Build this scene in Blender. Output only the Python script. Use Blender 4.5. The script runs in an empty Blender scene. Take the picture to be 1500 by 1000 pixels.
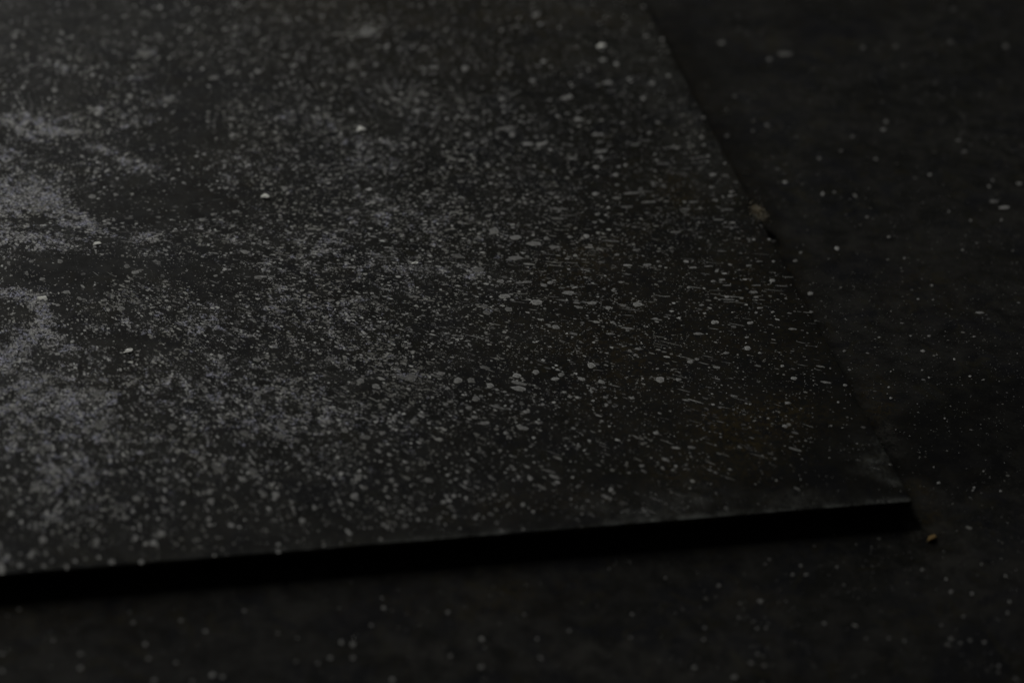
import bpy, math, random
import numpy as np
from mathutils import Vector, Matrix, noise

# ------------------------------------------------------------------ camera, world, light
S = bpy.context.scene
S.render.resolution_x, S.render.resolution_y = 1024, 682
LENS, ROLL, H = 85.0, 4.6, 0.475            # mm, degrees, metres above the plate
PLATE_T, GAP = 0.0068, 0.0043              # height of the plate's top and of its underside above the floor
F = 1500 * LENS / 36                        # focal length in photograph pixels

def axes(E):
    E = math.radians(E); r = math.radians(ROLL)
    fwd = np.array([0, math.cos(E), -math.sin(E)]); right = np.array([1.0, 0, 0]); up = np.cross(right, fwd)
    return math.cos(r)*right + math.sin(r)*up, -math.sin(r)*right + math.cos(r)*up, fwd

def unproject(ax, x, y, h):
    R, U, W = ax
    x = np.asarray(x, float); y = np.asarray(y, float)
    d = W + R*((x-750)/F)[..., None] - U*((y-500)/F)[..., None]
    t = h / -d[..., 2]
    return d[..., 0]*t, d[..., 1]*t

def squareness(E):
    ax = axes(E); p = [np.array(unproject(ax, x, y, H)) for x, y in ((1335, 733), (0, 840), (940, 0))]
    a, b = p[1]-p[0], p[2]-p[0]
    return a @ b
lo, hi = 25.0, 50.0
for _ in range(50):                         # elevation that makes the plate's corner square
    mid = (lo+hi)/2
    if squareness(lo)*squareness(mid) <= 0: hi = mid
    else: lo = mid
ELEV = (lo+hi)/2
AX = axes(ELEV)
CAMZ = H + PLATE_T

cam_d = bpy.data.cameras.new('camera'); cam = bpy.data.objects.new('camera', cam_d)
S.collection.objects.link(cam); S.camera = cam
cam_d.lens = LENS; cam_d.sensor_width = 36; cam_d.clip_start = 0.05; cam_d.clip_end = 50
R_, U_, W_ = AX
m = Matrix(((R_[0], U_[0], -W_[0], 0), (R_[1], U_[1], -W_[1], 0), (R_[2], U_[2], -W_[2], CAMZ), (0, 0, 0, 1)))
cam.matrix_world = m
cam_d.dof.use_dof = True
cam_d.dof.focus_distance = H/math.sin(math.radians(ELEV)) * 1.008
cam_d.dof.aperture_fstop = 6.3
cam_d.dof.aperture_blades = 0

def at(px, py, z=PLATE_T):                  # photograph pixel -> point on the plane of height z
    x, y = unproject(AX, px, py, CAMZ - z); return x, y
def pix(x, y, z=PLATE_T):                   # and back, to know what the photo shows there
    P = np.stack([np.asarray(x, float), np.asarray(y, float), np.full(np.shape(x), z - CAMZ, float)], -1)
    d = P @ W_
    return 750 + F*(P @ R_)/d, 500 - F*(P @ U_)/d

W = bpy.data.worlds.new('World'); S.world = W; W.use_nodes = True
bg = W.node_tree.nodes['Background']
bg.inputs['Color'].default_value = (0.90, 0.95, 1.0, 1); bg.inputs['Strength'].default_value = 0.014

CORNER = np.array([float(v) for v in at(1335, 733)])
UL = np.array([float(v) for v in at(0, 840)]) - CORNER; UL /= np.linalg.norm(UL)      # along the front edge, leftwards
VB = np.array([float(v) for v in at(940, 0)]) - CORNER; VB /= np.linalg.norm(VB)      # along the right edge, backwards

# one tall soft box standing behind the plate, to the left of the line of its right edge
target = Vector((*[float(v) for v in at(420, 430)], PLATE_T))
dist, azim, alt = 1.30, math.radians(34), math.radians(27)
lamp_pos = Vector((CORNER[0] - math.sin(azim)*dist - 0.06, CORNER[1] + math.cos(azim)*dist, math.tan(alt)*dist))
ld = bpy.data.lights.new('soft_box', 'AREA'); lo_ = bpy.data.objects.new('soft_box', ld); S.collection.objects.link(lo_)
ld.shape = 'RECTANGLE'; ld.size = 0.26; ld.size_y = 1.05; ld.energy = 12.6; ld.color = (1.0, 0.99, 0.975)
lo_.location = lamp_pos
lo_.rotation_euler = (target - lamp_pos).to_track_quat('-Z', 'Y').to_euler()

S.view_settings.view_transform = 'Standard'; S.view_settings.look = 'None'
S.view_settings.exposure = 0; S.view_settings.gamma = 1; S.view_settings.use_curve_mapping = False
S.render.engine = 'CYCLES'

# ------------------------------------------------------------------ helpers
rng = np.random.default_rng(7); random.seed(7)

def make(name, verts, faces, mat, parent=None, smooth=False):
    me = bpy.data.meshes.new(name); me.from_pydata(verts, [], faces); me.materials.append(mat)
    if smooth: me.polygons.foreach_set('use_smooth', [True]*len(me.polygons))
    me.update()
    o = bpy.data.objects.new(name, me); S.collection.objects.link(o)
    if parent: o.parent = parent; o.matrix_parent_inverse = parent.matrix_world.inverted()
    return o

def attr(me, name, vals):
    a = me.attributes.new(name, 'FLOAT', 'POINT'); a.data.foreach_set('value', np.asarray(vals, np.float32))

def ngons(name, verts, n, shade, mat, parent):
    """one mesh of len(verts)/n separate n-sided specks; shade: one value per speck"""
    k = len(verts)//n
    me = bpy.data.meshes.new(name); me.vertices.add(k*n); me.vertices.foreach_set('co', verts.astype(np.float32).ravel())
    me.loops.add(k*n); me.loops.foreach_set('vertex_index', np.arange(k*n, dtype=np.int32))
    me.polygons.add(k); me.polygons.foreach_set('loop_start', np.arange(k, dtype=np.int32)*n)
    me.update(calc_edges=True); me.validate()
    attr(me, 'shade', np.repeat(shade, n)); me.materials.append(mat)
    o = bpy.data.objects.new(name, me); S.collection.objects.link(o)
    o.parent = parent; o.matrix_parent_inverse = parent.matrix_world.inverted()
    o['kind'] = 'stuff'
    return o

def nd(nt, t, **kw):
    n = nt.nodes.new(t)
    for k, v in kw.items():
        if hasattr(n, k): setattr(n, k, v)
        else: n.inputs[k.replace('_', ' ')].default_value = v
    return n

def new_mat(name):
    mt = bpy.data.materials.new(name); mt.use_nodes = True
    return mt, mt.node_tree, mt.node_tree.nodes['Principled BSDF'], mt.node_tree.links.new

def math_(nt, op, a, b=None, clamp=False):
    n = nt.nodes.new('ShaderNodeMath'); n.operation = op; n.use_clamp = clamp
    for i, v in enumerate((a, b)):
        if v is None: continue
        if isinstance(v, (int, float)): n.inputs[i].default_value = v
        else: nt.links.new(v, n.inputs[i])
    return n.outputs[0]

def noise_(nt, co, scale, detail=4, rough=0.6, dist=0.0):
    n = nt.nodes.new('ShaderNodeTexNoise'); n.inputs['Scale'].default_value = scale
    n.inputs['Detail'].default_value = detail; n.inputs['Roughness'].default_value = rough; n.inputs['Distortion'].default_value = dist
    nt.links.new(co, n.inputs['Vector']); return n.outputs['Fac']

def step_(nt, v, a, b):
    n = nt.nodes.new('ShaderNodeMapRange'); n.interpolation_type = 'SMOOTHSTEP'
    nt.links.new(v, n.inputs['Value'])
    for k, w in (('From Min', a), ('From Max', b)):
        if isinstance(w, (int, float)): n.inputs[k].default_value = w
        else: nt.links.new(w, n.inputs[k])
    return n.outputs['Result']

def mix_(nt, f, a, b):
    n = nt.nodes.new('ShaderNodeMix'); n.data_type = 'RGBA'
    if isinstance(f, (int, float)): n.inputs[0].default_value = f
    else: nt.links.new(f, n.inputs[0])
    for i, v in ((6, a), (7, b)):
        if isinstance(v, tuple): n.inputs[i].default_value = (*v, 1)
        else: nt.links.new(v, n.inputs[i])
    return n.outputs[2]

def attr_(nt, name):
    n = nt.nodes.new('ShaderNodeAttribute'); n.attribute_name = name; return n.outputs['Fac']

# ------------------------------------------------------------------ materials
def surface_material(name, dark, light, dust_col, film_col, rough):
    mt, nt, P, L = new_mat(name)
    co = nd(nt, 'ShaderNodeTexCoord').outputs['Object']
    big = noise_(nt, co, 22, 5, 0.6); mid = noise_(nt, co, 130, 5, 0.65, 0.4)
    fine = noise_(nt, co, 900, 3, 0.7); grit = noise_(nt, co, 2600, 2, 0.6)
    base = mix_(nt, step_(nt, math_(nt, 'ADD', math_(nt, 'MULTIPLY', big, 0.55), math_(nt, 'MULTIPLY', mid, 0.45)), 0.38, 0.64), dark, light)
    base = mix_(nt, math_(nt, 'MULTIPLY', step_(nt, grit, 0.35, 0.75), 0.5), base, light)
    if name == 'dark_concrete':
        pits = step_(nt, noise_(nt, co, 420, 3, 0.6), 0.60, 0.68)
        base = mix_(nt, math_(nt, 'MULTIPLY', pits, 0.7), base, (0.005, 0.005, 0.0045))
        grains = step_(nt, noise_(nt, co, 1300, 2, 0.5), 0.66, 0.72)
        base = mix_(nt, math_(nt, 'MULTIPLY', grains, 0.5), base, (0.09, 0.09, 0.08))
    # greenish and bluish oxide tints
    tint = noise_(nt, co, 48, 4, 0.6, 0.8)
    base = mix_(nt, math_(nt, 'MULTIPLY', step_(nt, tint, 0.50, 0.62), 0.55), base, (dark[0]*1.2, dark[1]*1.3, dark[2]*1.9))
    tint2 = noise_(nt, co, 75, 4, 0.65, 1.5)
    base = mix_(nt, math_(nt, 'MULTIPLY', step_(nt, tint2, 0.54, 0.66), 0.45), base, (light[0]*1.05, light[1]*.95, light[2]*.55))
    # rust film where the attribute puts it
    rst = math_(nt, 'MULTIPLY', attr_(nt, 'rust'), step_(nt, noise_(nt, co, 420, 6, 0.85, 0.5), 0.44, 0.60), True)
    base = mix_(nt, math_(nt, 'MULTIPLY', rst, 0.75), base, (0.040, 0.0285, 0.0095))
    # dark oily staining, plus darker floor areas and strips
    st = attr_(nt, 'dark_tone')
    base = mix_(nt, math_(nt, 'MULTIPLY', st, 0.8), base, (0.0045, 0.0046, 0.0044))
    # thin even film of dried dust and scuffing
    hz = math_(nt, 'MULTIPLY', attr_(nt, 'film'), math_(nt, 'ADD', 0.15, math_(nt, 'MULTIPLY', step_(nt, math_(nt, 'ADD', math_(nt, 'MULTIPLY', mid, .6), math_(nt, 'MULTIPLY', fine, .4)), .42, .6), 1.3)), True)
    base = mix_(nt, hz, base, film_col)
    # dried pale dust: threshold of fine noise falls as the amount grows
    dust = attr_(nt, 'dust')
    nz = math_(nt, 'ADD', math_(nt, 'MULTIPLY', fine, 0.5), math_(nt, 'ADD', math_(nt, 'MULTIPLY', noise_(nt, co, 330, 5, 0.75, 0.6), 0.35), math_(nt, 'MULTIPLY', grit, 0.15)))
    thr = math_(nt, 'SUBTRACT', 0.665, math_(nt, 'MULTIPLY', dust, 0.19))
    dd = step_(nt, nz, thr, math_(nt, 'ADD', thr, 0.03))
    dd = math_(nt, 'MULTIPLY', dd, math_(nt, 'ADD', 0.35, math_(nt, 'MULTIPLY', dust, 0.5)), True)
    vary = step_(nt, noise_(nt, co, 1700, 4, 0.85), 0.42, 0.66)
    hue = step_(nt, noise_(nt, co, 260, 3, 0.6), 0.42, 0.58)
    dust_mul = mix_(nt, hue, (0.98, 0.99, 1.13), (1.05, 1.03, 0.95))
    dcol = mix_(nt, vary, tuple(v*0.22 for v in dust_col), tuple(v*1.95 for v in dust_col))
    mul = nt.nodes.new('ShaderNodeMix'); mul.data_type = 'RGBA'; mul.blend_type = 'MULTIPLY'; mul.inputs[0].default_value = 1
    nt.links.new(dcol, mul.inputs[6]); nt.links.new(dust_mul, mul.inputs[7])
    base = mix_(nt, dd, base, mul.outputs[2])
    L(base, P.inputs['Base Color'])
    P.inputs['Roughness'].default_value = rough
    L(math_(nt, 'SUBTRACT', rough+0.12, math_(nt, 'MULTIPLY', mid, 0.25)), P.inputs['Roughness'])
    P.inputs['Specular IOR Level'].default_value = 0.028
    bm = nd(nt, 'ShaderNodeBump'); bm.inputs['Strength'].default_value = 0.35; bm.inputs['Distance'].default_value = 0.0002
    L(math_(nt, 'ADD', math_(nt, 'MULTIPLY', fine, 0.6), math_(nt, 'MULTIPLY', mid, 0.9)), bm.inputs['Height'])
    L(bm.outputs[0], P.inputs['Normal'])
    return mt

M_PLATE = surface_material('oxidised_steel', (0.0048, 0.0048, 0.0041), (0.0135, 0.0133, 0.0114), (0.40, 0.40, 0.425), (0.085, 0.088, 0.080), 0.68)
M_FLOOR = surface_material('dark_concrete', (0.0068, 0.0068, 0.0062), (0.0215, 0.0212, 0.0192), (0.17, 0.17, 0.16), (0.068, 0.066, 0.056), 0.8)

def speck_material(name, col_lo, col_hi):
    mt, nt, P, L = new_mat(name)
    co = nd(nt, 'ShaderNodeTexCoord').outputs['Object']
    c = mix_(nt, attr_(nt, 'shade'), col_lo, col_hi)
    pit = noise_(nt, co, 1900, 4, 0.8)
    c = mix_(nt, math_(nt, 'MULTIPLY', step_(nt, pit, 0.47, 0.58), 0.72), c, col_lo)
    c = mix_(nt, math_(nt, 'MULTIPLY', step_(nt, noise_(nt, co, 60, 3, 0.6), 0.45, 0.6), 0.35), c, (0.24, 0.235, 0.20))
    L(c, P.inputs['Base Color']); P.inputs['Roughness'].default_value = 0.85; P.inputs['Specular IOR Level'].default_value = 0.1
    return mt
M_SPECK = speck_material('dried_splatter', (0.050, 0.049, 0.047), (0.66, 0.66, 0.63))

def lump_material(name, a, b):
    mt, nt, P, L = new_mat(name)
    co = nd(nt, 'ShaderNodeTexCoord').outputs['Object']
    L(mix_(nt, step_(nt, noise_(nt, co, 700, 4, 0.7), 0.35, 0.65), a, b), P.inputs['Base Color'])
    P.inputs['Roughness'].default_value = 0.95; P.inputs['Specular IOR Level'].default_value = 0.1
    return mt
M_CHIP = lump_material('pale_chip', (0.62, 0.62, 0.56), (0.88, 0.88, 0.82))
M_CRUMB = lump_material('ochre_crumb', (0.16, 0.10, 0.035), (0.46, 0.32, 0.14))
M_LINT = lump_material('brown_lint', (0.18, 0.13, 0.06), (0.50, 0.47, 0.38))

# ------------------------------------------------------------------ stain maps (photograph pixels, baked onto the surfaces)
def blobs(px, py, lst):
    out = np.zeros(np.shape(px))
    for cx, cy, rx, ry, ang, amp in lst:
        a = math.radians(ang); dx, dy = px-cx, py-cy
        u = (dx*math.cos(a)+dy*math.sin(a))/rx; v = (-dx*math.sin(a)+dy*math.cos(a))/ry
        out = out + amp*np.exp(-(u*u+v*v)**1.3*0.7)
    return out

PATCH = [(35,288,55,17,5,1.1),(10,300,40,14,0,.5),(42,185,32,13,20,.9),(75,195,22,9,10,.45),(6,230,26,20,20,.5),(150,222,30,8,10,.4),(205,240,32,9,0,.55),
 (230,215,20,8,40,.4),(205,176,22,10,0,.5),(255,258,22,9,0,.5),(330,264,18,12,20,.55),(110,322,36,12,10,.55),(142,332,18,7,20,.4),(55,352,52,11,5,.55),
 (15,332,24,12,0,.45),(205,346,22,8,0,.45),(95,98,44,6,12,.35),(195,113,28,8,-10,.45),(130,165,60,8,-10,.3),(240,148,20,9,0,.4),(150,190,60,5,-8,.4),
 (12,428,30,5,5,.8),(45,436,18,8,25,.85),(62,462,13,17,-10,.85),(46,492,20,12,-30,.8),(18,515,22,14,-30,.65),(82,500,18,12,0,.5),(140,482,18,6,15,.5),
 (110,512,16,8,0,.4),(50,590,90,34,0,.5),(20,560,40,20,0,.3),(112,610,40,18,0,.4),(140,580,16,9,0,.6),(240,565,60,16,5,.35),(380,570,44,18,8,.55),
 (290,478,50,9,5,.55),(360,490,30,8,0,.35),(440,480,40,14,10,.4),(470,365,22,11,0,.5),(500,350,20,10,0,.35),(445,441,15,8,60,.45),(460,590,44,24,10,.5),(520,520,60,15,8,.45),(370,615,40,18,10,.4),
 (410,628,18,13,0,.5),(90,690,50,28,0,.4),(35,650,40,18,0,.4),(330,690,60,18,10,.3),(130,635,36,12,10,.4),(250,655,40,14,0,.35),(600,553,26,8,10,.5),(555,600,26,14,20,.35),
 (690,402,36,14,0,.5),(640,395,22,8,0,.3),(760,378,24,7,0,.4),(675,440,26,9,10,.4),(720,455,20,10,0,.3),(540,445,40,14,0,.35),(510,440,22,7,0,.3),(630,150,60,24,15,.3),(540,205,60,10,5,.35),
 (740,195,30,9,-15,.3),(560,240,50,10,0,.3),(690,215,60,12,0,.2),(215,78,19,8,0,.5),(537,48,18,9,0,.5),(460,178,30,9,15,.45),(420,172,20,6,10,.3),(365,60,40,20,0,.15),
 (620,330,120,26,5,.25),(520,390,90,20,5,.2),(560,490,90,30,10,.25),(650,600,60,30,20,.15),(260,520,90,10,5,.25),(90,760,60,20,-5,.25),(200,740,70,18,-5,.2),(5,820,14,16,0,.5),
 (130,800,60,12,-5,.15),
 (135,395,120,20,0,-.5),(255,195,50,34,0,-.35),(230,300,90,24,5,-.6),(300,285,60,26,0,-.35),(330,415,90,20,0,-.3),(165,500,60,12,5,-.3),(30,460,22,12,0,-.35),(210,265,40,10,0,-.2),
 (90,140,60,12,0,-.25),(300,130,60,24,10,-.3),(290,225,50,30,0,-.2),(150,540,70,8,0,-.15),(230,510,60,10,20,-.3),(90,225,50,12,0,-.2),(420,330,60,30,0,-.12),(105,20,100,20,0,-.15),(440,300,60,20,0,-.15)]

def dust_map(px, py, x, y):
    g = np.interp(px, [-200, 250, 480, 620, 800, 950, 1100, 1250], [.52, .54, .52, .42, .27, .13, .06, .04])
    edge_y = 840 - (px/1335)*107
    near = np.clip((edge_y-py)/170, 0, 1)
    g = g*(0.30 + 0.70*near)
    g = g*np.interp(py, [-80, 60, 200, 330], [.38, .48, .72, .95])
    n = np.array([noise.fractal(Vector((a*42, b*42, 3.0)), 0.8, 2.1, 4) for a, b in zip(x.ravel(), y.ravel())]).reshape(x.shape)
    n2 = np.array([noise.fractal(Vector((a*150, b*150, 9.0)), 0.9, 2.1, 3) for a, b in zip(x.ravel(), y.ravel())]).reshape(x.shape)
    wx = 6*n2; wy = 4*n
    soft = [(p[0], p[1], p[2], p[3], p[4], p[5]*(.45 if p[0] > 90 and p[1] > 440 and p[5] > 0 else .7 if p[0] > 250 and p[5] > 0 else 1)) for p in PATCH]
    n3 = np.array([noise.fractal(Vector((a*330, b*330, 2.0)), 0.9, 2.1, 2) for a, b in zip(x.ravel(), y.ravel())]).reshape(x.shape)
    bl = blobs(px+wx*1.6, py+wy*1.0, soft)
    arc = np.full(np.shape(px), 1e9)
    path = [(-20,434),(12,427),(38,432),(57,446),(67,464),(60,482),(42,493),(24,506),(10,526)]
    qx, qy = px+5*n3, py+3*n3
    for (x0, y0), (x1, y1) in zip(path[:-1], path[1:]):
        t = np.clip(((qx-x0)*(x1-x0)+(qy-y0)*(y1-y0))/((x1-x0)**2+(y1-y0)**2), 0, 1)
        arc = np.minimum(arc, np.hypot(qx-x0-t*(x1-x0), (qy-y0-t*(y1-y0))*1.3))
    d = g*(0.95 + 0.45*n + 0.75*n2 + 1.1*n3) + bl*(0.95+0.6*n2+.7*n3) + np.clip(1.6-arc/8.0, 0, 1)*(.95+.5*n3)
    return np.clip(d, 0, 1), n

# ------------------------------------------------------------------ floor
def floor_maps(px, py, x, y):
    n = np.array([noise.fractal(Vector((a*20, b*20, 5.0)), 0.8, 2.1, 4) for a, b in zip(x.ravel(), y.ravel())]).reshape(x.shape)
    n3 = np.array([noise.fractal(Vector((a*90, b*90, 5.0)), 0.9, 2.1, 4) for a, b in zip(x.ravel(), y.ravel())]).reshape(x.shape)
    q = blobs(px+14*n3, py+8*n3, [(1400,650,95,48,0,1.6),(1490,620,80,60,0,1.1),(1330,640,40,26,0,.5),(1600,640,160,90,0,1.0)])
    dark_tone = np.clip((q-0.28)*1.7, 0, .85)
    q2 = blobs(px, py, [(1200,430,160,260,0,.12),(1350,110,330,150,0,.22),(1005,60,30,120,-30,.4),(1065,190,20,110,-28,.4),(1120,310,12,70,-27,.3)])  # floor darker at the right and in strips along the plate's right edge
    dark_tone = np.clip(dark_tone + q2, 0, 1)
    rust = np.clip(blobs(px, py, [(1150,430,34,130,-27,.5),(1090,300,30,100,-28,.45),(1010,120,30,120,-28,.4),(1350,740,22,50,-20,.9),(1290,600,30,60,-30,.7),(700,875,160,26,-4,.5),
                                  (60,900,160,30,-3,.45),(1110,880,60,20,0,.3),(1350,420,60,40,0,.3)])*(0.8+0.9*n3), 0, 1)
    dust = np.clip(.06 + .05*n + blobs(px, py, [(1335,762,9,26,-25,.55),(1350,780,16,10,0,.35),(1300,640,14,26,-30,.25),(1250,560,16,60,-30,.1),
                                               (1480,200,90,60,0,.05),(820,960,260,50,0,.12),(1380,800,60,40,0,.1)])*(1+n3), 0, 1)
    return dark_tone, rust, dust

cx, cy = [float(v) for v in at(750, 420, 0)]
fine_x = np.arange(-0.36, 0.3601, 0.0022)+cx; fine_y = np.arange(-0.26, 0.4201, 0.0022)+cy
xs = np.concatenate([[-3, -1.5, -.8], fine_x, [.8, 1.5, 3]]); ys = np.concatenate([[-2, -1, -.2], fine_y, [1.6, 2.5, 4.5]])
gx, gy = np.meshgrid(xs, ys); nx, ny = len(xs), len(ys)
gz = np.array([noise.fractal(Vector((a*60, b*60, 1.0)), 0.9, 2.0, 3) for a, b in zip(gx.ravel(), gy.ravel())])*0.00006
idx = np.arange(nx*ny).reshape(ny, nx)
fq = np.stack([idx[:-1, :-1], idx[:-1, 1:], idx[1:, 1:], idx[1:, :-1]], -1).reshape(-1, 4)
floor = make('floor', np.stack([gx.ravel(), gy.ravel(), gz-0.00006], -1).tolist(), fq.tolist(), M_FLOOR, smooth=True)
floor['kind'] = 'structure'
fpx, fpy = pix(gx.ravel(), gy.ravel(), 0.0)
inner = (np.abs(gx.ravel()-cx) < .37) & (gy.ravel() > cy-.27) & (gy.ravel() < cy+.43)
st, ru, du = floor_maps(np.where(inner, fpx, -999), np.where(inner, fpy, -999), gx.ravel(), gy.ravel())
attr(floor.data, 'dark_tone', st*inner); attr(floor.data, 'rust', ru*inner); attr(floor.data, 'dust', np.where(inner, du*.5, .03)); attr(floor.data, 'film', np.where(inner, du, .06))

# ------------------------------------------------------------------ plate
plate_w, plate_l = 0.50, 0.62
us = np.arange(0, plate_w+1e-6, 0.00125); vs = np.arange(0, plate_l+1e-6, 0.00125)
uu, vv = np.meshgrid(us, vs); nu, nv = len(us), len(vs)
def wob(t, seed, a=0.00022): return np.array([noise.fractal(Vector((q*60, seed, 0)), 0.9, 2.2, 4) for q in t])*a
px_ = CORNER[0] + UL[0]*uu + VB[0]*vv; py_ = CORNER[1] + UL[1]*uu + VB[1]*vv
edge_r = wob(vs, 3.1, 0.00028); edge_f = wob(us, 8.7, 0.00022)
fall_u = np.exp(-uu/0.004); fall_v = np.exp(-vv/0.004)
px_ = px_ + UL[0]*edge_r[:, None]*fall_u + VB[0]*edge_f[None, :]*fall_v
py_ = py_ + UL[1]*edge_r[:, None]*fall_u + VB[1]*edge_f[None, :]*fall_v
top = np.full(uu.shape, PLATE_T)
edge_d = np.minimum(uu, vv)
top -= 0.00012*np.exp(-edge_d/0.0006)
tv = np.stack([px_.ravel(), py_.ravel(), top.ravel()], -1)
idx = np.arange(nu*nv).reshape(nv, nu)
tf = np.stack([idx[:-1, :-1], idx[1:, :-1], idx[1:, 1:], idx[:-1, 1:]], -1).reshape(-1, 4)
ring = np.concatenate([idx[0, :], idx[1:, -1], idx[-1, -2::-1], idx[-2:0:-1, 0]])   # front, left, back, right
r0 = tv[ring]
cen = np.array([CORNER[0]+UL[0]*plate_w/2+VB[0]*plate_l/2, CORNER[1]+UL[1]*plate_w/2+VB[1]*plate_l/2])
out = r0[:, :2]-cen; out /= np.linalg.norm(out, axis=1)[:, None]
r1 = r0.copy(); r1[:, :2] += out*0.00015; r1[:, 2] = PLATE_T-0.0004
r2 = r0.copy(); r2[:, :2] += out*0.00012; r2[:, 2] = GAP+0.0003
r3 = r0.copy(); r3[:, :2] -= out*0.0002; r3[:, 2] = GAP
base_i = len(tv); nr = len(ring)
allv = np.concatenate([tv, r1, r2, r3])
sf = []
lay = [ring, base_i+np.arange(nr), base_i+nr+np.arange(nr), base_i+2*nr+np.arange(nr)]
for a, b in zip(lay[:-1], lay[1:]):
    a2, b2 = np.roll(a, -1), np.roll(b, -1)
    sf.append(np.stack([a, a2, b2, b], -1))
sf = np.concatenate(sf)
origin = Vector((float(cen[0]), float(cen[1]), 0))
plate = make('metal_plate', (allv - np.array(origin)).tolist(), tf.tolist()+sf.tolist()+[list(lay[-1][::-1])], M_PLATE, smooth=False)
plate.location = origin; bpy.context.view_layer.update()
pl_px, pl_py = pix(allv[:, 0], allv[:, 1])
d, n = dust_map(pl_px, pl_py, allv[:, 0], allv[:, 1])
uflat = np.concatenate([uu.ravel(), np.zeros(3*nr)]); vflat = np.concatenate([vv.ravel(), np.zeros(3*nr)])
lip = np.exp(-vflat/0.0009)*np.interp(pl_px, [300, 650, 900, 1330], [.15, .9, 1.8, 1.9])*(1+.7*n)
scuff = blobs(pl_px, pl_py, [(1284,648,6,9,-20,.6),(1296,664,6,12,-25,.6),(1284,678,18,5,8,.5),(1290,690,26,14,40,.22),(1312,708,10,6,30,.5),(1255,690,26,10,0,.18),(1180,728,60,12,-4,.25),(950,745,140,16,-4,.25),(1020,720,60,14,0,.15),(1250,650,40,20,20,.12)])*(1+.8*n)
isside = np.arange(len(allv)) >= base_i
d_speck = d.copy()
d = np.where(isside, 0.0, d)
film = np.clip(lip*.85 + scuff*.68 + .10*np.interp(pl_px, [-100, 300, 700, 1000], [1, .9, .5, .05])*np.interp(pl_py, [0, 200, 700, 800], [.3, .6, 1, .5])*(1+.6*n)
               + .5*blobs(pl_px, pl_py, [(690,402,50,20,0,.25),(460,570,90,40,5,.2),(60,600,110,50,0,.3),(35,288,60,20,0,.4),(300,20,300,50,0,.1),(1010,200,30,120,-28,.34),(900,50,90,70,0,.25)]), 0, 1)
rust = np.clip(blobs(pl_px, pl_py, [(1070,645,70,36,15,.85),(1160,600,60,24,0,.4),(1000,690,60,24,0,.35),(440,10,110,22,0,.5),(780,20,180,20,0,.25),(1000,270,36,24,30,.4),
                                    (850,390,60,30,0,.4),(880,520,90,40,10,.3),(150,560,90,60,0,.25),(330,240,60,40,0,.2),(760,740,120,20,0,.3),(1000,480,260,220,0,.32),(700,60,300,60,0,.25)])*(1+.9*n), 0, 1)
attr(plate.data, 'dust', d); attr(plate.data, 'film', np.where(isside, 0, film)); attr(plate.data, 'rust', np.where(isside, 1.0, rust)); attr(plate.data, 'dark_tone', np.zeros(len(allv)))
plate['label'] = 'large thin dark steel plate with pale splatter lying flat on the dark floor'
plate['category'] = 'metal plate'

# the inset block the sheet rests on, hidden in the dark under its overhang
def corner_pt(u, v): return Vector((*(CORNER + UL*u + VB*v), 0)) - origin
ins = 0.016
bq = [corner_pt(a, b) for a, b in ((ins, ins), (plate_w-ins, ins), (plate_w-ins, plate_l-ins), (ins, plate_l-ins))]
under = make('support', [(*q.xy, z) for z in (-0.0003, GAP-0.0002) for q in bq],
             [(3, 2, 1, 0), (4, 5, 6, 7)] + [(i, (i+1) % 4, (i+1) % 4+4, i+4) for i in range(4)], M_FLOOR)
under.parent = plate; under.matrix_parent_inverse = Matrix()

def on_plate(x, y, m=0.0004):
    dx, dy = x-CORNER[0], y-CORNER[1]
    a = dx*UL[0]+dy*UL[1]; b = dx*VB[0]+dy*VB[1]
    return (a > m) & (b > m) & (a < plate_w-m) & (b < plate_l-m)

# ------------------------------------------------------------------ splatter
SRC = np.array([float(v) for v in at(20, 330)])         # the drops flew out from here
MPP = 0.36/1500                                         # metres per photograph pixel near the focus line

def specks(n, pdens, wlo, whi, power, elong, shade_lo, shade_hi, z, surf, nsides=7, region=(-120, -60, 1620, 1060), jit=.22):
    """scatter n candidates over the photo's area, keep by density; returns verts, shade"""
    x0, y0, x1, y1 = region
    P = np.array([np.array(at(a, b, z)) for a, b in ((x0, y0), (x1, y0), (x1, y1), (x0, y1))])
    X = rng.uniform(P[:, 0].min(), P[:, 0].max(), n); Y = rng.uniform(P[:, 1].min(), P[:, 1].max(), n)
    a, b = pix(X, Y, z)
    ok = (a > x0) & (a < x1) & (b > y0) & (b < y1)
    ok &= on_plate(X, Y) if surf == 'plate' else ~on_plate(X, Y, -0.001)
    X, Y, a, b = X[ok], Y[ok], a[ok], b[ok]
    keep = rng.uniform(size=len(X)) < pdens(a, b, X, Y)
    X, Y, a, b = X[keep], Y[keep], a[keep], b[keep]; k = len(X)
    w = MPP*(wlo + (whi-wlo)*rng.uniform(size=k)**power)
    el = 1 + (elong-1)*rng.uniform(size=k)**2.2
    ang = np.arctan2(Y-SRC[1], X-SRC[0]) + rng.normal(0, .07, k)
    if elong <= 1.5: ang = rng.uniform(0, np.pi, k)
    th = np.linspace(0, 2*np.pi, nsides, endpoint=False)[None, :] + rng.uniform(0, 1, (k, 1))
    rad = 1 + rng.uniform(-jit, jit, (k, nsides))
    sh_pow = rng.uniform(size=k)
    lu = np.cos(th)*rad*(w*el/2)[:, None]; lv = np.sin(th)*rad*(w/2/el**.3)[:, None]
    VX = X[:, None] + lu*np.cos(ang)[:, None] - lv*np.sin(ang)[:, None]
    VY = Y[:, None] + lu*np.sin(ang)[:, None] + lv*np.cos(ang)[:, None]
    VZ = z + rng.uniform(0.000012, 0.00006, (k, 1)) + np.zeros((k, nsides))
    sh = shade_lo + (shade_hi-shade_lo)*sh_pow**2.3
    return np.stack([VX, VY, VZ], -1).reshape(-1, 3), sh

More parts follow.
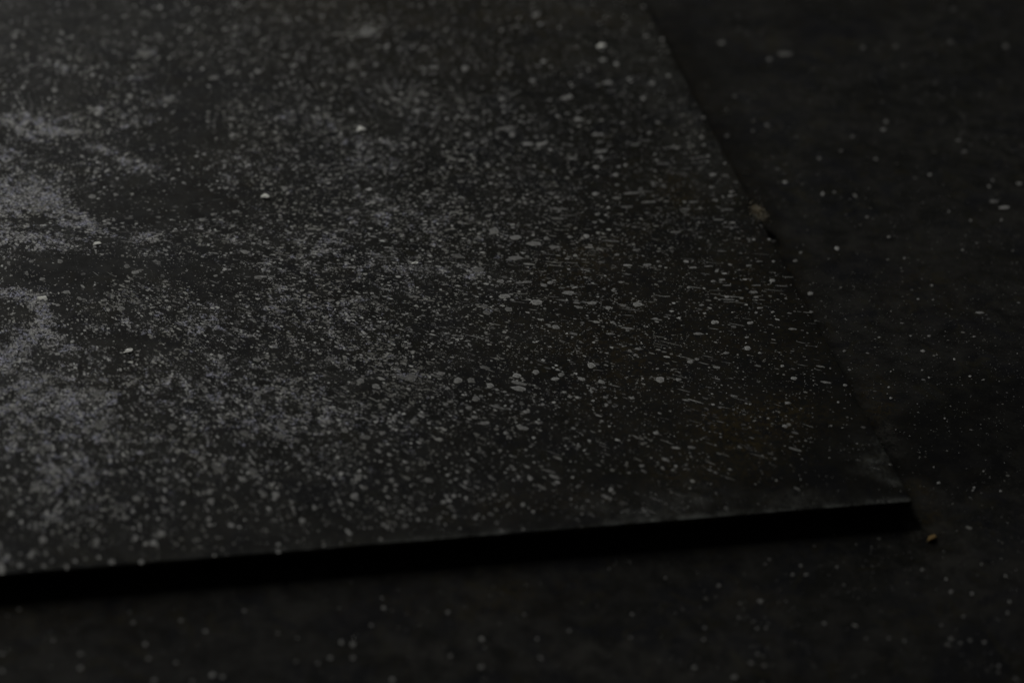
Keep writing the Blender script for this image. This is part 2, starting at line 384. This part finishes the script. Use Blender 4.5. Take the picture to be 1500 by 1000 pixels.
def cached_noise(X, Y, s, zz): return np.array([noise.fractal(Vector((a*s, b*s, zz)), 0.9, 2.1, 4) for a, b in zip(X, Y)])

# grid lookup of the plate's dust map for the scatter
dgrid = d_speck[:base_i].reshape(nv, nu)
def plate_dust(X, Y):
    dx, dy = X-CORNER[0], Y-CORNER[1]
    i = np.clip(((dx*VB[0]+dy*VB[1])/0.00125).astype(int), 0, nv-1); j = np.clip(((dx*UL[0]+dy*UL[1])/0.00125).astype(int), 0, nu-1)
    return dgrid[i, j]

def dens_dust(a, b, X, Y): return np.clip(plate_dust(X, Y)**1.4*0.95, 0.0, .8)
def dens_fine(a, b, X, Y):
    g = np.interp(a, [0, 500, 800, 1000, 1150, 1330], [.7, .75, 1, .9, .6, .3])*np.interp(b, [0, 250, 330, 560, 680, 760], [.35, .7, 1, .9, .5, .25])
    c = cached_noise(X, Y, 70, 1.5)
    return np.clip(g*(0.6+0.9*c), 0.03, 1)
def dens_mid(a, b, X, Y):
    g = np.interp(a, [0, 300, 500, 750, 950, 1120, 1300], [.5, .6, .9, 1, .7, .35, .12])*np.interp(b, [0, 200, 400, 600, 700, 780], [.5, .7, 1, 1, .6, .4])
    return np.clip(g*(0.7+0.9*cached_noise(X, Y, 40, 4.5)), 0, 1)
def dens_streak(a, b, X, Y):
    g = np.interp(a, [200, 450, 750, 1000, 1180, 1300], [.15, .75, 1, 1, .7, .15])*np.interp(b, [120, 250, 450, 650, 780], [.3, 1, .9, .9, .2])
    return np.clip(g*(0.7+1.1*cached_noise(X, Y, 50, 6.5)), 0, 1)
def dens_floor(a, b, X, Y):
    g = np.interp(a, [0, 600, 1000, 1250, 1500], [.35, .4, .5, .9, 1])*np.interp(b, [0, 300, 700, 860, 1000], [.6, .8, 1, .6, .8])
    return np.clip(g*(0.75+1.0*cached_noise(X, Y, 25, 2.5)), 0.05, 1)

def join(*vs): return np.concatenate([v[0] for v in vs]), np.concatenate([v[1] for v in vs])

Z = PLATE_T
lv = ngons('splatter', *(lambda v, s: (v, 7, s))(*join(
    specks(620000, dens_dust, 0.8, 5.2, 3.6, 1.9, .05, .95, Z, 'plate', jit=.45),
    specks(170000, dens_fine, .6, 2.4, 2.8, 1.6, .15, 1.0, Z, 'plate'),
    specks(26000, dens_mid, 1.5, 7.0, 3.6, 2.4, .07, .62, Z, 'plate', jit=.3),
    specks(11000, dens_streak, 1.7, 3.8, 1.8, 10.0, .08, .60, Z, 'plate', jit=.18),
    )), M_SPECK, plate)
fl = ngons('splatter', *(lambda v, s: (v, 7, s))(*join(
    specks(60000, dens_floor, .7, 2.2, 2.6, 1.6, .04, .6, 0.0, 'floor'),
    specks(3000, dens_floor, 2.0, 6.0, 2.5, 1.8, .08, .4, 0.0, 'floor'),
    )), M_SPECK, floor)

# ------------------------------------------------------------------ single large splashes, each at the place the photo shows it
def splash(px, py, wpx, hpx, ang, bright, surf, seed):
    """px,py centre; wpx,hpx apparent size in photo pixels along / across; ang = tilt on the photo (clockwise)"""
    z = PLATE_T if surf is plate else 0.0
    rr = random.Random(seed)
    a = math.radians(ang); k = 26
    mid = []; ph = [rr.uniform(0, 6.28) for _ in range(6)]; am = [rr.uniform(0.02, .13), rr.uniform(0.02, .10), rr.uniform(0.02, .09), rr.uniform(0.02, .08), rr.uniform(.01, .06), rr.uniform(.01, .05)]
    def pt(t, s):
        rad = 1 + sum(am[i]*math.sin((i+2)*t+ph[i]) for i in range(6))
        u, v = math.cos(t)*wpx/2*rad*s, math.sin(t)*hpx/2*rad*s
        return px + u*math.cos(a)-v*math.sin(a), py + u*math.sin(a)+v*math.cos(a)
    vs_, fs, sh = [], [], []
    lift = 0.00007+rr.uniform(0, .00004)
    c0 = [float(q) for q in at(px, py, z)]
    for s, hgt, b in ((1.0, lift*.4, bright), (.86, lift, bright*1.12), (.6, lift*.9, bright*rr.uniform(.5, .85))):
        for i in range(k):
            q = at(*pt(i*2*math.pi/k, s), z); vs_.append((float(q[0])-c0[0], float(q[1])-c0[1], hgt)); sh.append(b)
    vs_.append((0, 0, lift*.9)); sh.append(bright*.85)
    for l in range(2):
        for i in range(k):
            j = (i+1) % k; fs.append((l*k+j, l*k+i, (l+1)*k+i, (l+1)*k+j))
    for i in range(k): fs.append((2*k+(i+1) % k, 2*k+i, 3*k))
    o = make('splash', vs_, fs, M_SPECK, smooth=True)
    if o.data.polygons[0].normal.z < 0: o.data.flip_normals()
    attr(o.data, 'shade', sh)
    o.location = (c0[0], c0[1], z); o.parent = surf; o.matrix_parent_inverse = surf.matrix_world.inverted()
    return o

PLATE_SPLASH = [
 # x, y, w, h, tilt, brightness
 (786,443,17,9,0,.75),(739,434,19,7,0,.7),(710,449,14,10,0,.45),(745,453,12,7,0,.4),(713,458,18,8,5,.5),(934,446,16,6,0,.75),(833,429,22,5,2,.6),(848,450,14,4,12,.5),
 (867,444,15,5,0,.6),(891,451,8,6,0,.6),(889,412,0,0,0,0),(814,479,12,6,8,.6),(806,414,9,5,0,.7),(797,418,9,5,0,.6),(772,413,14,4,0,.55),(866,535,13,8,0,.85),(967,556,14,9,0,.8),
 (697,584,16,11,0,.75),(718,565,12,7,0,.7),(690,557,17,9,0,.65),(671,557,13,9,0,.6),(646,547,12,6,0,.55),(603,552,26,10,10,.55),(757,550,13,7,0,.95),(785,545,10,7,0,.7),
 (822,549,10,6,-10,.5),(813,555,13,5,0,.85),(852,555,12,5,12,.8),(881,559,11,5,12,.75),(760,569,24,7,10,.65),(760,561,26,5,14,.45),(687,597,10,5,0,.5),(771,603,10,5,8,.7),
 (765,626,20,6,20,.55),(741,634,8,5,20,.7),(835,581,8,4,12,.6),(867,574,5,4,0,.7),(926,583,8,4,0,.75),(887,582,8,4,10,.5),(935,511,11,4,0,.6),(931,520,7,4,0,.6),
 (963,540,5,3,0,.7),(980,635,0,0,0,0),(961,634,9,5,0,.7),(994,556,9,5,10,.6),(919,481,22,2.2,5,.55),(962,468,18,2.2,7,.5),(895,489,12,3,5,.6),(897,472,7,4,0,.6),(1102,429,0,0,0,0),
 (896,429,0,0,0,0),(944,384,0,0,0,0),(859,346,9,6,0,.85),(835,347,8,4,0,.6),(904,373,7,4,0,.55),(777,358,0,0,0,0),(755,348,17,7,3,.6),(800,349,8,5,0,.5),(724,338,15,10,0,.5),
 (782,357,22,7,3,.5),(812,362,16,5,0,.45),(755,378,22,6,3,.45),(670,375,30,7,8,.5),(700,395,30,9,0,.4),(630,385,0,0,0,0),(761,414,13,3,0,.5),(733,412,10,6,0,.5),
 (895,353,24,2.4,4,.4),(932,366,14,2.2,0,.5),(948,388,12,4,0,.6),(967,390,6,3,0,.6),(960,402,0,0,0,0),(1047,472,12,6,0,.9),(1099,473,9,5,0,.8),(1095,510,11,6,5,.85),(1064,517,9,4,5,.6),
 (1011,530,9,5,0,.75),(1021,526,7,4,0,.6),(1113,517,6,3,0,.7),(1146,536,6,4,0,.85),(1163,554,10,5,5,.85),(1023,489,16,4,5,.55),(1009,421,6,4,0,.75),(1065,435,7,4,0,.8),(1131,411,8,6,0,.75),
 (1133,383,5,3,0,.85),(1097,389,8,3,0,.6),(1113,451,9,3,0,.7),(1104,428,14,4,0,.45),(1068,439,18,2,2,.45),(1065,418,14,2,1,.5),(1108,418,16,2,0,.4),(1112,383,10,2,0,.4),(1058,410,10,3,0,.6),(1045,412,9,3,0,.55),
 (1161,482,14,3,4,.5),(1094,494,7,3,0,.7),(1132,457,6,3,0,.8),(1028,447,8,3,0,.6),(1210,560,16,3.4,10,.6),(1238,564,7,4,10,.6),(1154,590,9,4,5,.8),(1228,589,4,3,0,.8),(1150,624,8,5,10,.85),(1099,592,4,3,0,.8),
 (1013,655,12,4,15,.5),(1075,580,12,3,10,.5),(1165,658,22,3,18,.45),(1005,586,10,3,12,.6),(1191,524,0,0,0,0),(1030,604,0,0,0,0),(1038,390,14,2,0,.5),(1015,392,12,3,0,.7),
 (964,383,5,3,0,.6),(872,284,10,5,0,.7),(816,289,9,4,0,.5),(902,256,8,5,0,.75),(873,245,10,5,0,.65),(773,211,16,5,3,.65),(793,211,18,5,-10,.65),(847,175,16,5,4,.6),(830,143,18,5,-5,.6),
 (881,70,12,8,0,1.0),(883,88,10,5,0,.6),(903,94,7,6,0,.7),(796,90,9,5,0,.6),(890,121,14,5,0,.55),(955,122,10,5,0,.5),(942,144,8,5,0,.6),(735,145,10,6,0,.5),(681,100,10,7,0,.5),(780,118,10,4,-3,.6),
 (838,232,14,4,8,.5),(880,222,24,4,-6,.45),(876,197,18,4,0,.5),(945,211,0,0,0,0),(995,173,0,0,0,0),(750,197,10,5,10,.55),(685,197,9,5,0,.6),(527,190,0,0,0,0),(516,96,24,7,0,.5),(633,99,14,6,0,.5),
 (536,48,32,15,4,.5),(212,78,30,11,-3,.45),(582,68,0,0,0,0),(785,22,12,6,-25,.45),(622,70,18,6,0,.35),(595,203,18,4,6,.4),(690,172,26,3,-3,.45),(745,180,0,0,0,0),(740,188,30,4,-8,.35),
 (925,283,26,3,-3,.5),(950,296,26,2.4,-3,.5),(918,303,20,2.4,0,.45),(905,290,10,3,0,.55),(1010,264,0,0,0,0),(1015,296,14,2.4,0,.5),(1044,256,9,4,0,.75),(1070,287,10,3,0,.65),(1071,281,6,4,0,.6),(1066,307,18,2,0,.4),
 (990,347,0,0,0,0),(931,212,12,3,0,.45),(1004,306,18,2,0,.4),(989,340,18,2.2,0,.5),(875,314,9,3,0,.6),(860,290,0,0,0,0),(818,306,28,2.4,2,.5),(965,368,8,2,0,.5),(817,320,20,3,2,.4),
 (400,97,0,0,0,0),(143,166,10,7,0,.75),(80,132,9,7,0,.6),(190,140,8,6,0,.6),(246,147,24,8,0,.5),(313,114,24,7,-8,.45),(378,105,9,6,0,.55),(345,40,14,9,-10,.4),(404,172,0,0,0,0),
 (340,198,9,6,-20,.55),(340,174,10,5,0,.5),(170,285,8,4,10,.65),(135,288,12,6,0,.5),(140,252,8,6,-10,.5),(222,251,0,0,0,0),(296,322,10,5,0,.6),(313,314,10,4,0,.55),(345,310,12,4,0,.5),(417,276,9,6,-15,.5),
 (88,383,9,6,0,.45),(62,409,9,5,0,.6),(97,428,12,5,0,.6),(64,409,0,0,0,0),(177,452,12,7,5,.45),(152,440,8,4,0,.6),(165,434,7,5,0,.6),(85,447,7,4,0,.65),(377,406,10,5,0,.45),(358,369,12,6,15,.6),
 (316,404,6,4,0,.7),(198,399,13,5,0,.6),(205,396,14,4,-5,.6),(46,383,8,4,0,.5),(186,390,14,8,0,.5),(463,397,4,3,0,.95),(376,527,12,6,10,.5),(413,549,14,6,0,.45),(485,440,12,4,0,.4),
 (442,577,0,0,0,0),(142,578,20,12,0,.65),(143,573,16,5,0,.5),(277,620,12,7,0,.5),(93,620,6,5,0,.8),(295,654,6,5,0,.8),(412,624,16,14,0,.6),(410,638,22,9,25,.5),(357,634,18,10,15,.5),(252,625,20,12,20,.5),(145,624,22,8,5,.5),
 (435,645,14,8,20,.45),(427,560,6,5,0,.75),(418,569,9,4,20,.5),(465,590,16,7,5,.45),(378,576,10,8,0,.5),(512,561,0,0,0,0),
 (528,558,12,9,10,.45),(550,566,11,7,10,.5),(549,610,13,4,20,.5),(605,617,9,7,0,.5),(620,607,27,3,18,.5),(578,611,8,7,0,.5),(608,617,22,4,25,.5),(535,640,24,9,10,.5),(560,634,10,6,0,.5),(505,630,12,7,10,.5),
 (590,553,20,6,10,.45),(640,551,16,5,5,.4),(710,538,20,6,15,.5),(728,596,24,3,14,.45),(695,611,10,5,10,.6),(708,620,10,5,15,.55),(653,592,9,5,0,.5),(660,588,9,4,0,.5),(630,703,16,6,25,.75),(627,703,10,7,20,.5),
 (524,698,13,5,30,.55),(519,726,12,9,0,.6),(688,685,22,3,28,.5),(574,703,8,6,20,.6),(580,710,8,5,10,.55),(682,706,7,5,0,.7),(724,724,7,4,0,.7),(776,699,7,5,0,.75),(753,687,6,4,0,.7),(665,726,7,6,0,.75),
 (650,735,8,6,0,.65),(559,745,7,6,0,.6),(615,746,9,5,15,.5),(895,717,7,6,0,.9),(889,728,18,4,22,.65),(812,698,18,4,18,.6),(805,690,20,3,14,.4),(793,713,20,3,25,.5),(766,739,7,6,0,.65),(697,758,5,6,0,.7),
 (666,756,6,6,0,.55),(562,768,8,6,15,.5),(568,771,6,5,0,.6),(940,682,8,4,0,.6),(975,673,14,4,22,.55),(943,690,10,3,25,.4),(720,700,12,4,30,.4),(660,742,14,5,0,.45),(588,749,10,5,0,.5),
 (309,733,15,9,0,.9),(184,758,15,9,0,.9),(307,720,10,8,0,.5),(225,795,10,9,0,.75),(237,781,12,8,20,.6),(241,703,14,9,0,.6),(386,724,16,11,10,.6),(404,724,12,8,30,.65),(357,702,10,7,10,.6),(78,690,12,9,0,.6),
 (76,731,14,8,10,.65),(55,715,12,10,0,.55),(30,735,14,8,0,.65),(16,752,9,9,0,.7),(63,790,12,10,20,.55),(142,792,9,8,0,.5),(241,748,18,6,5,.5),(306,760,8,7,0,.6),(443,762,10,7,20,.65),(461,744,6,5,0,.8),
 (483,698,5,5,0,.8),(402,730,7,7,0,.6),(408,797,7,5,0,.7),(408,808,7,6,0,.7),(164,823,10,7,0,.65),(207,823,8,7,0,.65),(30,828,9,7,0,.7),(46,812,12,8,-35,.7),(2,833,10,18,0,.8),(148,730,12,6,5,.45),
 (200,730,12,8,0,.5),(320,686,26,12,10,.35),(370,690,20,14,20,.45),(295,672,12,8,0,.5),(105,735,10,10,0,.5),(62,660,14,12,0,.4),(180,690,12,8,0,.5)]
nsp = 0
for i, (x, y, w, h, t, b) in enumerate(PLATE_SPLASH):
    if w == 0: continue
    s = float(np.clip(b*(.42 if w > 13 and x < 715 else .74), 0, 1))
    splash(x, y, w*(.62 if w > 13 and x < 715 else .92), h*(.75 if w > 13 and x < 715 else .9), t, s, plate, 100+i); nsp += 1

FLOOR_SPLASH = [(1187,430,11,7,0,.8),(1188,457,7,5,15,1.0),(1226,364,9,7,0,1.0),(1435,458,17,4,3,.8),(1471,304,24,5,-2,.75),(1456,295,20,5,0,.3),(1150,267,9,5,0,.8),(1294,190,10,6,0,.75),(1205,284,6,6,0,.75),
 (1133,353,9,6,0,.6),(1173,370,7,5,0,.4),(1165,382,9,5,0,.5),(1352,514,9,5,10,.85),(1334,492,5,4,0,.7),(1361,492,7,4,0,.6),(1288,494,5,3,0,.8),(1427,493,7,3,0,.7),(1398,526,5,4,0,.85),(1421,551,6,4,0,.9),
 (1305,544,4,3,0,.7),(1351,542,5,3,0,.5),(1361,553,5,4,0,.6),(1302,567,5,4,0,.7),(1305,583,7,4,0,.7),(1441,556,5,3,0,.6),(1384,613,4,3,0,.95),(1375,707,7,4,0,.9),(1427,714,5,4,0,.9),(1425,718,4,3,0,.8),
 (1466,719,5,4,0,.8),(1441,690,4,3,0,.8),(1368,684,3,3,0,.9),(1306,681,4,3,0,.85),(1237,514,7,5,0,.4),(1195,470,7,4,0,.35),(1365,418,6,4,0,.6),(1345,438,5,4,0,.6),(1367,439,4,3,0,.6),(1302,347,7,4,0,.6),
 (1325,378,5,4,0,.5),(1410,366,5,4,0,.5),(1389,656,0,0,0,0),(1473,843,6,6,0,.8),(1351,834,8,6,0,.7),(1386,848,7,6,0,.8),(1393,866,8,7,0,.8),(1424,869,7,7,0,.9),(1479,881,7,7,0,.6),(1411,902,6,6,0,.5),
 (1379,915,6,5,0,.45),(1438,826,6,6,0,.5),(1393,935,9,8,0,.55),(1407,941,7,6,0,.5),(1388,943,7,6,0,.5),(1421,937,8,7,0,.45),(1325,938,7,6,0,.5),(1302,934,7,6,0,.4),(1476,897,8,8,0,.4),
 (1173,828,7,6,0,.75),(1161,841,8,6,0,.6),(1181,841,10,6,0,.65),(1226,830,6,5,0,.7),(1121,826,5,4,0,.55),(1053,857,8,8,-30,.5),(1114,880,13,8,5,.6),(1082,904,6,5,0,.65),(1084,883,7,5,0,.5),(1109,920,7,5,0,.65),
 (1122,919,7,5,0,.6),(1031,936,8,6,0,.6),(1017,977,11,8,0,.7),(1076,991,12,9,0,.7),(1110,957,8,7,0,.4),(975,846,6,5,-30,.6),(926,899,7,6,0,.6),(924,933,7,6,0,.45),(787,935,8,7,0,.5),(834,923,9,6,0,.45),
 (706,935,11,9,0,.85),(660,960,9,8,0,.5),(705,976,11,9,0,.6),(562,890,10,8,0,.75),(656,896,9,8,0,.6),(517,943,12,10,0,.8),(500,940,9,10,0,.75),(517,963,10,9,0,.6),(544,915,8,7,0,.5),(560,959,0,0,0,0),(575,995,12,10,0,.7),
 (301,924,10,7,0,.75),(213,943,11,8,0,.75),(265,908,9,7,0,.6),(358,894,9,7,0,.5),(195,911,10,7,0,.5),(28,892,12,7,0,.5),(118,957,10,8,0,.6),(118,978,12,9,0,.7),(78,937,9,7,0,.5),(3,957,10,8,0,.6),(3,982,10,8,0,.65),
 (217,964,9,8,0,.5),(258,970,9,7,0,.6),(311,988,13,10,0,.95),(326,991,10,8,0,.7),(226,996,11,9,0,.6),(484,963,10,8,0,.75),(495,940,0,0,0,0),(466,971,8,7,0,.5),(434,968,7,6,0,.4),(407,927,7,6,0,.4),(190,896,7,5,0,.4),
 (282,997,9,7,0,.5),(1340,78,0,0,0,0),(1264,70,9,6,0,.45),(1312,68,8,6,0,.4),(1392,62,9,6,0,.4),(1473,68,11,7,0,.6),(1057,63,14,6,0,.65),(1127,87,10,6,0,.6),(1150,79,30,8,0,.3),(1123,183,7,6,0,.6),(1103,192,6,5,0,.4),
 (1283,233,8,6,0,.55),(1362,256,6,5,0,.6),(1413,222,12,5,0,.4),(1232,221,6,5,0,.5),(1200,232,8,6,0,.4),(1298,178,9,7,0,.5),(1249,200,8,5,0,.5),(1065,199,9,5,0,.4),(1493,269,12,5,0,.5),(1449,273,8,5,0,.4),(1390,310,4,4,0,.6),
 (1422,323,5,4,0,.5),(1467,322,4,4,0,.7),(1253,287,7,5,0,.4),(1270,318,6,4,0,.4),(1479,797,0,0,0,0)]
for i, (x, y, w, h, t, b) in enumerate(FLOOR_SPLASH):
    if w == 0: continue
    splash(x, y, w*(.62 if y > 800 else .72), h*(.62 if y > 800 else .72), t, float(np.clip(b*(.5 if y > 800 else .30 if y < 250 else .75), 0, 1)), floor, 900+i)

# ------------------------------------------------------------------ loose bits, each a thing of its own
def lump(name, label, cat, px, py, size, mat, z, seed, flat=.5, rot=0, rough=.8, sub=2, group=None):
    import bmesh
    bm = bmesh.new(); bmesh.ops.create_icosphere(bm, subdivisions=sub, radius=1)
    for v in bm.verts:
        p = v.co.copy()
        n1 = noise.noise(p*1.3+Vector((seed, 0, 0))); n2 = noise.noise(p*3.5+Vector((0, seed, 0)))
        v.co = p*(1+rough*n1*1.4+rough*.6*n2)
        # facet it: flatten some sides
        for k in range(3):
            dr = Vector((math.sin(seed+k*2.1), math.cos(seed*1.7+k*2.4), math.sin(seed*.6+k))).normalized()
            dd = v.co.dot(dr)
            if dd > .62: v.co -= dr*(dd-.62)*.85
        v.co.x *= size[0]/2; v.co.y *= size[1]/2; v.co.z *= size[2]/2
    zmin = min(v.co.z for v in bm.verts)
    for v in bm.verts: v.co.z -= zmin
    me = bpy.data.meshes.new(name); bm.to_mesh(me); bm.free(); me.materials.append(mat)
    o = bpy.data.objects.new(name, me); S.collection.objects.link(o)
    q = at(px, py, z); o.location = (float(q[0]), float(q[1]), z+0.00002); o.rotation_euler = (0, 0, math.radians(rot))
    o['label'] = label; o['category'] = cat
    if group: o['group'] = group
    return o

mm = .001
CH = 'pale chips lying on the plate'
lump('chip', 'pale flat chip lying next to the curved chalky ring at the left', 'chip', 61, 437, (3.2*mm, 2.2*mm, .5*mm), M_CHIP, Z, 1.3, rot=-10, group=CH)
lump('chip', 'upright knobbly pale chip just below the chalky ring, near the left side', 'chip', 188, 515, (2.6*mm, 2.4*mm, .6*mm), M_CHIP, Z, 4.1, rot=30, rough=.8, group=CH)
lump('chip', 'small thin white sliver just below the knobbly chip', 'chip', 191, 531, (2.0*mm, 1.2*mm, .3*mm), M_CHIP, Z, 5.3, rot=15, group=CH)
lump('chip', 'bright knobbly white chip between the bare dark patch and the plate centre', 'chip', 388, 289, (2.6*mm, 3.2*mm, .8*mm), M_CHIP, Z, 7.7, rot=20, rough=.6, group=CH)
lump('chip', 'pale pointed flake on the dark bare stretch at the left, above the ring', 'chip', 142, 357, (3.4*mm, 2.2*mm, .5*mm), M_CHIP, Z, 2.9, rot=15, rough=.7, group=CH)
lump('chip', 'bright blurred chip alone high on the plate, left of its middle', 'chip', 528, 190, (3.4*mm, 3.4*mm, .8*mm), M_CHIP, Z, 8.8, rot=0, group=CH)
lump('chip', 'thin curled white sliver near the middle of the plate', 'chip', 608, 386, (2.8*mm, 1.6*mm, .5*mm), M_CHIP, Z, 3.6, rot=35, rough=.8, group=CH)
lump('chip', 'blurred white chip far back near the right edge of the plate', 'chip', 881, 69, (3.4*mm, 3.6*mm, .9*mm), M_CHIP, Z, 9.6, rot=20, group=CH)
lump('crumb', 'small ochre crumb lying alone on the floor beside the front corner of the plate', 'crumb', 1365, 789, (3.9*mm, 2.0*mm, 1.1*mm), M_CRUMB, 0, 6.2, rot=55, rough=.6)
lr = random.Random(5); lvt, lf = [], []
for k in range(900):                                     # a ragged tuft: hundreds of tiny shreds in a loose clump
    t = lr.gauss(0, 1); c = Vector((lr.gauss(0, .0013)*(1+.3*math.sin(k)), t*.0026, lr.gauss(0, .0005) + .0007))
    a = [Vector((lr.uniform(-1, 1), lr.uniform(-1, 1), lr.uniform(-.7, .7))).normalized()*lr.uniform(.00012, .00055) for _ in range(3)]
    b = len(lvt); lvt += [tuple(c+a[0]), tuple(c+a[1]), tuple(c+a[2]), tuple(c-a[0]*.6)]; lf += [(b, b+1, b+2), (b, b+2, b+3), (b, b+3, b+1), (b+1, b+3, b+2)]
lint = make('lint', lvt, lf, M_LINT)
q = at(1110, 311); lint.location = (float(q[0]), float(q[1]), PLATE_T-.0008); lint.rotation_euler = (0, 0, math.radians(17))
lint['label'] = 'ragged brown grey tuft of lint caught on the right edge of the plate'; lint['category'] = 'lint'


print('splashes', nsp, 'plate specks', len(lv.data.polygons), 'floor specks', len(fl.data.polygons), 'elev', ELEV)
